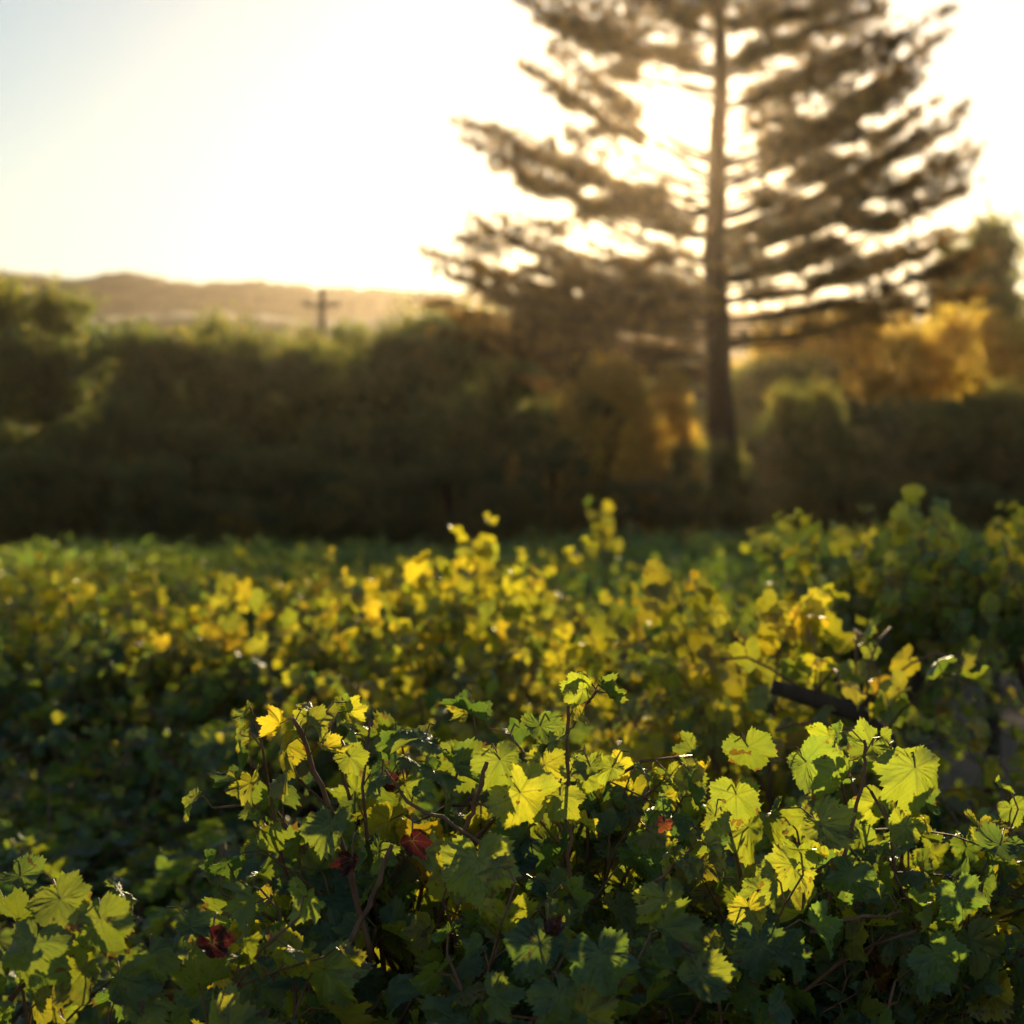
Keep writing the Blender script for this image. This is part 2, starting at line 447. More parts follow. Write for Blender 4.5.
# ------------------------------------------------------------------ trees of the line behind the vineyard
def make_tree(name, seed, mat, shape='round', leaves=15000, conifer_like=False, low=.1):
    """unit tree: 1 m tall, about 1 m wide, foliage in clumps around forked limbs"""
    rg = np.random.default_rng(seed)
    root = empty(name, (0, 0, 0))
    b = MB(); b.tube([(0, 0, -.03), (.01, 0, .25), (-.01, .015, .5), (.01, 0, .78)], [.035, .027, .019, .008], 7)
    b.build('trunk', MAT_BARK, root)
    nb = 110
    if shape == 'golden': leaves = 15000; shape = 'round'
    cs = []
    for i in range(nb):
        z = low + (1 - low) * rg.random() ** .9
        if shape == 'round': env = .5 * math.sqrt(max(.03, 1 - ((z - .5) / .52) ** 2)) * 1.02
        elif shape == 'cone': env = .46 * (1.02 - z) ** .8 * (.75 + .5 * rg.random())
        else: env = .5 * (1 if z < .75 else math.sqrt(max(.02, 1 - ((z - .75) / .26) ** 2)))
        a = rg.uniform(0, 2 * math.pi); r = env * rg.uniform(.55, 1.0)
        cs.append((math.cos(a) * r, math.sin(a) * r, min(z, .93), rg.uniform(.08, .15)))
    for i, (x, y, z, r) in enumerate(cs[:9]):
        lb = MB(); z0 = min(.7, max(.12, z - .2)); lb.tube([(0, 0, z0), (x * .4, y * .4, z0 + (z - z0) * .35), (x * .95, y * .95, z)], [.013, .009, .003], 4)
        lb.build('limb', MAT_BARK, root)
    cs = np.array(cs)
    per = leaves // nb
    ci = np.repeat(np.arange(nb), per); n = len(ci)
    d = unit(rg.normal(0, 1, (n, 3))); rad = rg.random(n) ** .6 * 1.12
    C = cs[ci, :3] + d * (cs[ci, 3] * rad)[:, None] * np.array([1.1, 1.1, .85])
    # sprigs standing out of the outline
    m = n // 10; k_ = rg.integers(0, n, m)
    C[k_] += d[k_] * rg.uniform(.01, .06, (m, 1)) + np.array([0, 0, .02]) * rg.random((m, 1))
    U = unit(rg.normal(0, 1, (n, 3))); W = unit(np.cross(U, rg.normal(0, 1, (n, 3))))
    sz = rg.uniform(.011, .024, (n, 1))
    V = np.stack([C - U * sz, C + W * sz * .5, C + U * sz, C - W * sz * .5], 1).reshape(-1, 3)
    clump = rg.random(nb)
    u2 = np.repeat(np.stack([np.clip(clump[ci] * .6 + rg.random(n) * .4, 0, 1), rg.random(n)], -1), 4, 0)
    f = MB(); f.add(V, np.arange(len(V)), [4] * n, uv2=u2)
    f.build('crown', mat, root, smooth=False)
    return root

def treeline():
    protos = {
        'a': ('broadleaf_tree', 31, MAT_HEDGE, 'round'), 'b': ('broadleaf_tree', 32, MAT_HEDGE, 'tall'), 'c': ('broadleaf_tree', 33, MAT_HEDGE, 'round'),
        'g': ('golden_tree', 34, MAT_SUN_GOLD, 'golden'), 'k': ('evergreen_tree', 35, MAT_HEDGE, 'cone'),
        's': ('hedge_bush', 36, MAT_HEDGE, 'tall'), 't': ('hedge_bush', 37, MAT_HEDGE, 'round')}
    made = {}
    # kind, px, top py, D, width px, label, category
    G1, G2, G3 = 'trees behind the vineyard', 'golden trees behind the dark line', 'hedge bushes in front of the trees'
    T = [
     ('a', 28, 291, 60, 130, 'round dark tree with the highest dome at the left end of the tree line', G1),
     ('b', 112, 326, 57, 120, 'flat topped dark tree just right of the highest dome on the left', G1),
     ('a', 165, 338, 55, 100, 'low dark tree under the second rise of the hazy ridge', G1),
     ('c', 226, 319, 60, 74, 'small round tree poking up midway between left dome and utility pole', G1),
     ('b', 268, 336, 56, 110, 'broad dark tree just left of the utility pole', G1),
     ('c', 300, 327, 66, 40, 'little dark tree top touching the utility pole from the left', G1),
     ('a', 352, 331, 64, 50, 'little tree top just right of the utility pole', G1),
     ('b', 338, 346, 55, 130, 'wide dark tree standing below the utility pole', G1),
     ('a', 404, 338, 57, 90, 'dark tree at the dip where the ridge meets the trees', G1),
     ('c', 440, 306, 60, 110, 'olive tree rising towards the tips of the lowest left conifer limbs', G1),
     ('a', 500, 322, 62, 130, 'dark rounded tree under the left limbs of the conifer', G1),
     ('b', 575, 352, 64, 130, 'shaded tree behind the conifer, left of its trunk', G1),
     ('g', 606, 362, 48.7, 120, 'amber tree glowing behind the conifer, left of its trunk', G2),
     ('g', 672, 372, 48.9, 60, 'small amber tree glowing right beside the conifer trunk', G2),
     ('c', 528, 440, 52, 70, 'small olive bush tree catching light, left of the conifer foot', G1),
     ('b', 712, 372, 68, 100, 'dark tree directly behind the conifer trunk', G1),
     ('a', 778, 366, 64, 130, 'dark tree just right of the conifer trunk', G1),
     ('g', 870, 318, 66, 170, 'wide golden tree glowing under the right limbs of the conifer', G2),
     ('g', 835, 316, 74, 130, 'golden tree partly veiled by the right limbs, left of the wide one', G2),
     ('g', 975, 312, 66, 150, 'golden tree at the right end under the pointed evergreen', G2),
     ('g', 790, 330, 70, 140, 'golden tree top half hidden behind the conifer right limbs', G2),
     ('k', 990, 226, 76, 175, 'pointed evergreen standing tall behind golden trees at the right end', G1),
     ('k', 1052, 262, 90, 120, 'second pointed evergreen cut by the right edge of the photo', G1),
     ('k', 950, 250, 80, 100, 'narrow evergreen between conifer limb tips and the taller pointed evergreen', G1),
     ('b', 850, 408, 55, 150, 'shaded dark tree below the wide golden tree', G1),
     ('a', 940, 404, 54, 130, 'shaded dark tree right of centre below the golden band', G1),
     ('b', 1020, 400, 54, 130, 'shaded dark tree at the right end below the golden band', G1),
     ('b', 60, 345, 74, 160, 'shaded tree filling in behind the highest left dome', G1),
     ('b', 150, 350, 76, 170, 'shaded tree filling in behind the flat topped left trees', G1),
     ('a', 400, 352, 76, 160, 'shaded tree filling in behind the dip right of the utility pole', G1),
     ('a', 480, 345, 78, 170, 'shaded tree filling in behind the olive tree by the lowest conifer limbs', G1),
     ('b', -120, 330, 58, 140, 'dark tree continuing the line beyond the left edge', G1),
     ('a', -230, 322, 60, 150, 'rounded dark tree farther beyond the left edge', G1),
     ('b', 1130, 380, 56, 140, 'dark tree continuing the line beyond the right edge', G1),
     ('a', 1240, 350, 60, 150, 'rounded dark tree farther beyond the right edge', G1),
     ('c', -30, 320, 56, 120, 'dark tree cut by the left edge of the photo', G1),
     ('t', 235, 500, 46, 70, 'pale olive bush low in front of the left hedge', G3),
     ('g', 528, 452, 49, 62, 'small yellowish bush tree low between the conifer foot and the field centre', G3),  # golden leaves here and below paint sunlit clumps onto the shaded hedge
     ('g', 52, 436, 50, 60, 'thin brownish bush tree low at the left above the vines', G3),
     ('g', 128, 452, 50, 54, 'little olive bush tree low on the left, right of the brownish one', G3),
     ('g', 238, 508, 46, 44, 'faint olive bush in front of the hedge above the left vines', G3),
     ('c', 20, 430, 50, 110, 'brownish tree low at the left edge above the vines', G1)]
    for (kd, px, py, D, wpx, lab, grp) in T:
        D *= 1.27
        nm, seed, mat, sh = protos[kd]
        if kd not in made:
            r = make_tree(nm, seed, mat, sh); made[kd] = r
        else: r = copy_tree(made[kd])
        h = EYE + (512 - py) / F * D; wm = wpx / F * D * (1.0 if kd in 'gk' else 1.45)
        r.location = ((px - 512) / F * D, D, 0); r.scale = (wm, wm, h); r.rotation_euler = (0, 0, (px * 37 % 628) / 100)
        tag(r, lab, 'bush' if nm == 'hedge_bush' else 'tree', grp)
    rg = np.random.default_rng(77)
    lab = {0: 'dark hedge bush under the left dome trees', 1: 'dark hedge bush below the utility pole and hazy ridge', 2: 'dark hedge bush close to the foot of the conifer', 3: 'dark hedge bush at the right below the golden trees'}
    for row, (D, ty) in enumerate(((63.5, 425), (60, 478))):
        for i, px in enumerate(np.arange(-258, 1310, 66)):
            p = px + rg.uniform(-18, 18) + row * 33
            if 672 < p < 760 and row == 0: continue
            Dj = D + rg.uniform(-1.2, 1.2)
            kd = 's' if i % 2 else 't'
            nm, seed, mat, sh = protos[kd]
            if kd not in made: r = make_tree(nm, seed, mat, sh, low=.02); made[kd] = r
            else: r = copy_tree(made[kd])
            h = EYE + (512 - ty + rg.uniform(-30, 42)) / F * Dj
            r.location = ((p - 512) / F * Dj, Dj, 0); wm = rg.uniform(3.0, 4.0); r.scale = (wm, wm * .8, h); r.rotation_euler = (0, 0, rg.uniform(0, 6))
            z = 0 if p < 200 else 1 if p < 470 else 2 if p < 830 else 3
            tag(r, lab[z] + (', taller back row' if row == 0 else ', low front row'), 'bush', G3)
treeline()

def utility_pole():
    D = 86.0; p = at(322, 287, D); h = p[2]
    root = empty('utility_pole', (p[0], D, 0))
    tag(root, 'wooden utility pole with crossarms rising above the left trees against the hazy ridge', 'utility pole')
    b = MB(); b.tube([(0, 0, -.3), (0, 0, h * .5), (0, 0, h)], [.19, .15, .12], 10); b.build('pole', MAT_POST, root)
    for dz, wd in ((.80, .78),):
        z = h - dz
        x0, x1, y0, y1, z0, z1 = -wd, wd, -.26, -.15, z - .07, z + .07
        V = [(x0, y0, z0), (x1, y0, z0), (x1, y1, z0), (x0, y1, z0), (x0, y0, z1), (x1, y0, z1), (x1, y1, z1), (x0, y1, z1)]
        bm = MB(); bm.add(V, [0, 3, 2, 1, 4, 5, 6, 7, 0, 1, 5, 4, 1, 2, 6, 5, 2, 3, 7, 6, 3, 0, 4, 7], [4] * 6)
        arm = bm.build('crossarm', MAT_POST, root, smooth=False)
        for sx in (-.9, -.45, .45, .9):
            i_ = MB(); xx = sx * wd
            i_.tube([(xx, -.185, z1), (xx, -.185, z1 + .06), (xx, -.185, z1 + .08), (xx, -.185, z1 + .2)], [.03, .03, .07, .05], 8)
            i_.build('insulator', MAT_METAL, arm)
utility_pole()

# ------------------------------------------------------------------ grape leaves
def leaf_shape(rim, rings, seed, curl):
    """five lobed, toothed grape leaf in the xy plane, petiole at the origin, tip towards +y"""
    rg = np.random.default_rng(seed)
    th = np.linspace(-math.pi, math.pi, rim, endpoint=False) + math.pi / rim
    at_ = np.radians([0, 14, 28, 42, 55, 68, 83, 98, 112, 130, 150, 166, 180])
    j = rg.uniform(-.06, .06, 13)
    rr_ = np.array([1.0, .93, .76, .85, .92, .85, .68, .76, .79, .71, .60, .40, .10]) + j
    r = np.interp(np.abs(th), at_, rr_)
    if rim >= 24:
        teeth = np.where(np.arange(rim) % 2 == 0, .052, -.052) * (rg.uniform(.5, 1.4, rim))
        r = r * (1 + teeth)
    x = np.sin(th) * r; y = np.cos(th) * r
    V = [[0, 0, 0]]; 
    for k in range(1, rings + 1):
        f = (k / rings) ** .85
        V += list(np.stack([x * f, y * f, np.zeros(rim)], -1))
    V = np.array(V)
    # shape: folded along the midrib, cupped, wavy margin
    rad = np.hypot(V[:, 0], V[:, 1]); ang = np.arctan2(V[:, 0], V[:, 1])
    a, b_, c_, ph = curl; a *= 1.2; b_ *= 1.15; c_ *= 1.3
    z = a * rad ** 2 + b_ * np.abs(V[:, 0]) ** 1.3 + c_ * rad ** 2 * np.sin(5 * ang + ph) + .05 * rad * np.cos(ang * 360 / 54 )
    z += rg.normal(0, .034, len(V)) * (rad > .3)
    tipd = np.clip(V[:, 1] - .35, 0, 1)
    z -= .35 * tipd ** 2 * (1 if a < 0 else -.4)
    W = np.stack([V[:, 0] * (1 - .12 * abs(b_)), V[:, 1], z], -1)
    F_ = []; K = []
    i = np.arange(rim); i2 = (i + 1) % rim
    keep = np.arange(rim) != rim - 1                       # leave the stalk notch open
    F_.append(np.stack([np.zeros(rim, int), 1 + i, 1 + i2], -1)[keep].reshape(-1)); K += [3] * int(keep.sum())
    for k in range(rings - 1):
        o = 1 + k * rim
        F_.append(np.stack([o + i, o + rim + i, o + rim + i2, o + i2], -1)[keep].reshape(-1)); K += [4] * int(keep.sum())
    return W, V[:, :2], np.concatenate(F_), np.array(K)

CURLS = [(-.24, .14, .14, 0), (-.14, .36, .12, 1), (.22, .18, .16, 2), (-.36, -.14, .13, 3), (-.08, .60, .10, 4), (.40, .26, .20, 5), (.75, .55, .34, 2)]
LOD = {2: [leaf_shape(76, 5, 100 + i, c_) for i, c_ in enumerate(CURLS)],
       1: [leaf_shape(26, 2, 200 + i, c_) for i, c_ in enumerate(CURLS)],
       0: [leaf_shape(11, 1, 300 + i, c_) for i, c_ in enumerate(CURLS)]}

def add_leaves(mb, lod, pos, nrm, tip, size, age, rnd, mat=0, pick=None, seed=0):
    """all leaves of one kind at once: pos is the stalk joint, nrm the upper side, tip the tip direction"""
    rg = np.random.default_rng(seed)
    pos = np.asarray(pos, float).reshape(-1, 3); n = len(pos)
    if n == 0: return
    nrm = unit(np.asarray(nrm, float).reshape(-1, 3)); tip = np.asarray(tip, float).reshape(-1, 3)
    tip = unit(tip - nrm * (tip * nrm).sum(1, keepdims=True)); xa = np.cross(tip, nrm)
    size = np.broadcast_to(size, (n,)); age = np.broadcast_to(age, (n,)); rnd = np.broadcast_to(rnd, (n,))
    pk = rg.integers(0, 6, n) if pick is None else np.full(n, pick)
    for s in range(7):
        w_ = np.where(pk == s)[0]
        if not len(w_): continue
        W, uv, f, K = LOD[lod][s]
        sc = size[w_][:, None, None]
        asp = rg.uniform(.88, 1.12, (len(w_), 1, 1))
        V = pos[w_][:, None, :] + sc * (W[None, :, 0:1] * asp * xa[w_][:, None, :] + W[None, :, 1:2] * tip[w_][:, None, :] + W[None, :, 2:3] * nrm[w_][:, None, :])
        m = len(W)
        I = (f[None, :] + (np.arange(len(w_)) * m)[:, None]).reshape(-1)
        u1 = np.tile(uv, (len(w_), 1)); u2 = np.repeat(np.stack([age[w_], rnd[w_]], -1), m, 0)
        mb.add(V.reshape(-1, 3), I, np.tile(K, len(w_)), uv1=u1, uv2=u2, mat=mat)

def petioles(mb, A, B, r=.0016, mat=1, seg=3):
    """thin bent leaf stalks from cane nodes A to leaf joints B"""
    A = np.asarray(A).reshape(-1, 3); B = np.asarray(B).reshape(-1, 3); n = len(A)
    if n == 0: return
    Mid = (A + B) / 2 + np.array([0, 0, .012])
    P = np.stack([A, Mid, B], 1)
    T = unit(B - A); S = unit(np.cross(T, np.array([.3, .5, .8]))); Q = np.cross(T, S)
    a = np.arange(seg) / seg * 2 * math.pi
    V = P[:, :, None, :] + r * (np.cos(a)[None, None, :, None] * S[:, None, None, :] + np.sin(a)[None, None, :, None] * Q[:, None, None, :])
    base = []
    for i in range(2):
        for j in range(seg):
            j2 = (j + 1) % seg
            base += [i * seg + j, i * seg + j2, (i + 1) * seg + j2, (i + 1) * seg + j]
    base = np.array(base)
    I = (base[None, :] + (np.arange(n) * 3 * seg)[:, None]).reshape(-1)
    mb.add(V.reshape(-1, 3), I, [4] * (2 * seg * n), mat=mat)

def grow_shoot(rg, p0, d0, length, H, step=.06, droop=.5, lim=9, st=(1, 1)):
    P = [np.array(p0, float)]; d = unit(d0); n = int(length / step)
    for i in range(n):
        t = i / max(1, n)
        d = unit(d + np.array([rg.normal(0, .10), rg.normal(0, .10), -droop * t * .35 + rg.normal(0, .05)]))
        if P[-1][2] > H - .05: d = unit(d + np.array([0, 0, -.35]))
        P.append(P[-1] + d * step)
        if P[-1][2] < .25 or P[-1][2] > H + .01 or math.hypot(P[-1][0] / st[0], P[-1][1] / st[1]) > lim: break
    return np.array(P)

def shoot_leaves(rg, P, size, every=1, out=None):
    """node positions, joints, normals and tips for leaves along a shoot"""
    res = []
    n = len(P)
    for i in range(1, n, every):
        t = i / n
        d = unit(P[min(i + 1, n - 1)] - P[i - 1])
        side = unit(np.cross(d, rg.normal(0, 1, 3)))
        hz = np.array([out[0], out[1], 0]) if out is not None else side
        pd = unit(side * 1.0 + hz * .5 + d * .3 + np.array([0, 0, .35]))
        pl = size * rg.uniform(.7, 1.3) * (1 - .4 * t)
        J = P[i] + pd * pl
        s = size * rg.uniform(.5, 1.28) * (1.12 - .45 * t)
        nn = unit(hz * .75 + np.array([0, 0, .55]) + rg.normal(0, .55, 3))
        tp = unit(pd * .5 + np.array([0, 0, -.8]) + rg.normal(0, .35, 3))
        res.append((P[i], J, nn, tp, s, t))
    return res

def make_vine(name, seed, H=1.38, R=.5, shoots=34, lod=1, size=.070, age_sun=.25, spread=.2, cane_parts=True, stretch=(1, 1), red=0, head=.55, up=1.0, length=(.6, 1.15), lat=.5, trunk_r=.04, lim=9):
    rg = np.random.default_rng(seed)
    root = empty(name, (0, 0, 0))
    b = MB()
    zz = np.linspace(-.05, head, 8)
    b.tube(np.stack([.03 * np.sin(zz * 9 + seed), .03 * np.cos(zz * 7 + seed), zz], -1), trunk_r * np.array([1.35, 1.1, 1.0, .92, 1.0, .9, 1.1, 1.2]), 9)
    arms = []
    na = 5
    for i in range(na):
        a = i / na * 2 * math.pi + rg.uniform(-.3, .3); r = R * rg.uniform(.3, .55)
        e = np.array([math.cos(a) * r * stretch[0], math.sin(a) * r * stretch[1], head + rg.uniform(.08, .2)])
        s0 = np.array([0, 0, head - .05])
        b.tube([s0, s0 * .5 + e * .5 + np.array([0, 0, -.03]), e], [trunk_r * .8, trunk_r * .6, trunk_r * .45], 6)
        arms.append(e)
    b.build('trunk', MAT_TRUNK, root)
    mf = MAT_LEAF if lod == 2 else MAT_LEAF_FAR
    fol = MB(); rec = []; stems = MB()
    for i in range(shoots):
        e = arms[i % na] + rg.normal(0, .03, 3)
        a = rg.uniform(0, 2 * math.pi); o = np.array([math.cos(a) * stretch[0], math.sin(a) * stretch[1], 0])
        o2 = unit(o * .7 + unit([e[0], e[1], 0.0]) * .5)
        P = grow_shoot(rg, e, o2 * rg.uniform(.25, 1.0) * R / .5 + np.array([0, 0, up * rg.uniform(.5, 1.1)]), rg.uniform(*length), H * rg.uniform(.86, 1.0), droop=rg.uniform(.4, 1.3), lim=lim, st=stretch)
        rad = np.linspace(.0042, .0017, len(P))
        if cane_parts and i % 3 == 0:
            cb = MB(); cb.tube(P, rad * 1.1 * (1 + .3 * (np.arange(len(P)) % 2 == 0)), 6); cb.build('cane', MAT_CANE, root)
        else:
            stems.tube(P, rad, 4, mat=2)
        rec += shoot_leaves(rg, P, size, 1, o2)
        if rg.random() < lat:
            k = rg.integers(len(P) // 3, max(len(P) // 3 + 1, len(P) - 2)); P2 = grow_shoot(rg, P[k], unit(rg.normal(0, 1, 3) + o2 + [0, 0, .3]), rg.uniform(.15, .4), H, droop=.4, lim=lim, st=stretch)
            if len(P2) > 2:
                stems.tube(P2, .0018, 3, mat=2); rec += shoot_leaves(rg, P2, size * .7, 1, o2)
    A = np.array([r[0] for r in rec]); J = np.array([r[1] for r in rec]); nn = np.array([r[2] for r in rec]); tp = np.array([r[3] for r in rec]); s = np.array([r[4] for r in rec])
    n = len(rec)
    age = np.clip(age_sun + rg.normal(0, spread, n), 0.02, .72)
    odd = rg.random(n); age = np.where(odd < .006, rg.uniform(.75, .88, n), age)
    add_leaves(fol, lod, J, nn, tp, s, age, rg.random(n), seed=seed)
    if lod >= 1: petioles(fol, A, J)
    for k in ('v', 'idx', 'cnt', 'uv1', 'uv2', 'mat'): pass
    off = fol.n
    for V, I, K, u1, u2, mt in zip(stems.v, stems.idx, stems.cnt, stems.uv1, stems.uv2, stems.mat):
        fol.v.append(V); fol.idx.append(I + off); fol.cnt.append(K); fol.uv1.append(u1); fol.uv2.append(u2); fol.mat.append(mt)
    fol.n += stems.n
    fol.build('foliage', [mf, MAT_STALK, MAT_CANE], root)
    return root

# ------------------------------------------------------------------ far vines (beyond about 10 m)
def far_vines():
    rg = np.random.default_rng(5)
    protos = [make_vine('grapevine', 500 + i, H=1.45, R=.64, shoots=42, lod=0, size=.064, age_sun=(.06, .10, .22, .44)[i], spread=.14, cane_parts=False, length=(.6, 1.0), lat=.3) for i in range(4)]
    used = set()
    lab = {(0, 0): 'yellow flecked vine in the sunlit rows beyond the left bushes', (0, 1): 'green vine in the shaded last rows at the left below the hedge',
           (1, 0): 'yellow flecked vine in the sunlit rows at the middle of the field', (1, 1): 'green vine in the shaded last rows below the conifer',
           (2, 0): 'green vine in the conifer shadow, right middle rows', (2, 1): 'green vine in the shaded last rows at the right below the hedge'}
    D = 11.5; r = 0
    while D < 43:
        half = D * .257 + 1.0
        x = -half + rg.uniform(0, 1)
        while x < half:
            xx = x + rg.normal(0, .15); yy = D + rg.normal(0, .25)
            px = 512 + xx / yy * F
            x += 1.35 if D < 25 else 1.5
            if (865 < px < 1050 and D < 16) or (895 < px < 1015 and D < 25): continue
            lit = int(rg.integers(0, 2)) if px > 600 else 3 if (px < 600 and D < 26 and rg.random() < .85) else int(rg.integers(0, 3))  # yellowest leaves painted in for sunlit rows, greenest for the shaded right
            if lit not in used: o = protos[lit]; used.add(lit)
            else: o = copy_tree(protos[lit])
            o.location = (xx, yy, 0); o.rotation_euler = (0, 0, rg.uniform(0, 6.28)); hs = rg.uniform(.93, 1.05) * (1.06 if px > 850 else 1.02 if px > 560 else .88); o.scale = (1, 1, hs)
            z = (0 if px < 340 else 1 if px < 640 else 2, 0 if D < 26 else 1)
            tag(o, lab[z], 'grapevine', 'grapevines in the far rows')
        D += 2.1 if D < 22 else 2.9; r += 1
far_vines()

# ------------------------------------------------------------------ middle vines (4.5 to 10 m)
def mid_vines():  # leaf yellowing also paints in sunlight, greener kinds paint the conifer shade
    P = {'y': lambda: make_vine('grapevine', 601, H=1.40, R=.56, shoots=46, lod=1, size=.060, age_sun=.46, spread=.22),
         'g': lambda: make_vine('grapevine', 602, H=1.40, R=.56, shoots=46, lod=1, size=.060, age_sun=.24, spread=.16),
         'm': lambda: make_vine('grapevine', 603, H=1.42, R=.60, shoots=48, lod=1, size=.062, age_sun=.38, spread=.2),
         'r': lambda: make_vine('grapevine', 604, H=1.62, R=.40, shoots=30, lim=.42, lod=1, size=.062, age_sun=.36, spread=.2, head=.95, length=(.45, .85)),
         'u': lambda: make_vine('grapevine', 605, H=1.62, R=.32, shoots=22, lod=1, size=.066, age_sun=.50, spread=.14, up=2.0, length=(.6, 1.0))}
    T = [  # kind, px, D, height scale, label
     ('g', -40, 8.0, 1.0, 'bushy vine cut by the left edge, behind the lowest left foreground vine'),
     ('y', 110, 8.4, 1.0, 'bushy green and yellow vine filling the left middle, second from the edge'),
     ('m', 245, 8.6, .98, 'bushy vine with a bright yellow leaf under its orange tipped top'),
     ('y', 365, 8.2, .97, 'bushy vine behind the left half of the central foreground vine'),
     ('g', 30, 6.4, .60, 'low shaded vine above the bottom left foreground leaves'),
     ('m', 150, 6.6, .56, 'low shaded vine beside the dark gap left of the central vine'),
     ('y', 40, 10.2, 1.02, 'yellow topped vine in the second left row, near the left edge'),
     ('y', 190, 10.4, 1.02, 'yellow topped vine in the second left row under the brownish hedge'),
     ('y', 320, 10.3, 1.0, 'yellow topped vine in the second left row with an orange leaf'),
     ('u', 480, 8.4, 1.0, 'upright bright yellow vine rising highest at the centre of the field'),
     ('u', 440, 7.2, .93, 'bright yellow vine just left of the field centre'),
     ('u', 545, 7.4, .93, 'bright yellow vine just right of the field centre'),
     ('y', 500, 6.4, .88, 'yellow vine directly behind the top of the central foreground vine'),
     ('g', 600, 8.8, .98, 'dull green vine behind the upright yellow ones'),
     ('g', 690, 8.0, 1.0, 'green vine in the conifer shadow right of centre'),
     ('g', 790, 9.2, 1.02, 'green vine in the conifer shadow left of the tall right vines'),
     ('u', 672, 5.6, .94, 'tall shoots of yellow leaves between the centre and the dark arm'),
     ('m', 600, 5.6, .80, 'green vine behind the bare upright cane at the centre'),
     ('u', 780, 5.2, .88, 'yellow vine with one large glowing leaf above the dark arm'),
     ('r', 880, 7.0, 1.02, 'tall vine of mixed leaves left of the brown gap on the right'),
     ('r', 1062, 6.6, 1.03, 'tall vine of mixed leaves cut by the right edge'),
     ('r', 845, 9.6, 1.04, 'tall blurred vine behind the mixed leaved vine on the right'),
     ('r', 1070, 10.4, 1.05, 'tall blurred vine behind the dark stake on the right'),
     ('g', 640, 10.4, 1.03, 'green vine in the conifer shadow below the lone olive shoot'),
     ('g', 735, 10.8, 1.04, 'green vine in the conifer shadow straight below the conifer trunk'),
     ('g', 820, 8.2, 1.0, 'green vine in the conifer shadow between the leaning yellow shoot and the tall right vines'),
     ('g', 275, 7.2, .86, 'green vine left of the central foreground vine, behind its bare topped cane'),
     ('g', 225, 4.7, .66, 'low dark vine down in the shaded hollow at the lower left'),
     ('g', 950, 4.7, .80, 'low green vine below the brown gap at the right'),
     ('m', 1050, 4.4, .84, 'low green vine cut by the right edge below the stake')]
    made = {}
    for (kd, px, D, hs, lab) in T:
        if kd not in made: o = P[kd](); made[kd] = o
        else: o = copy_tree(made[kd])
        o.location = ((px - 512) / F * D, D, 0); o.rotation_euler = (0, 0, (px * 13 % 628) / 100); o.scale = (1, 1, hs)
        tag(o, lab, 'grapevine', 'grapevines in the middle distance')
mid_vines()

# ------------------------------------------------------------------ foreground vines in focus
def cane_from(pts, r0, r1, parent, origin, name='cane', seed=0):
    P = np.array(pts) - origin; rg = np.random.default_rng(seed)
    t = np.linspace(0, 1, len(P)); tt = np.linspace(0, 1, 14)
    Q = np.stack([np.interp(tt, t, P[:, i]) for i in range(3)], -1)
    Q[1:-1] = (Q[:-2] + 2 * Q[1:-1] + Q[2:]) / 4 + rg.normal(0, .0015, (12, 3))
    rad = np.linspace(r0, r1, 14) * (1 + .22 * (np.arange(14) % 3 == 0))
    b = MB(); b.tube(Q, rad, 8); return b.build(name, MAT_CANE, parent), Q + origin

def hero_leaf(px, py, D, size_px, age, face=(0, -1, .2), roll=0, pick=0, rnd=.5):
    s = size_px / F * D * .88
    J = at(px, py, D); t = np.array([math.sin(roll), 0, -math.cos(roll)])
    return (J, np.array(face, float), t, s * .55, age, pick, rnd)

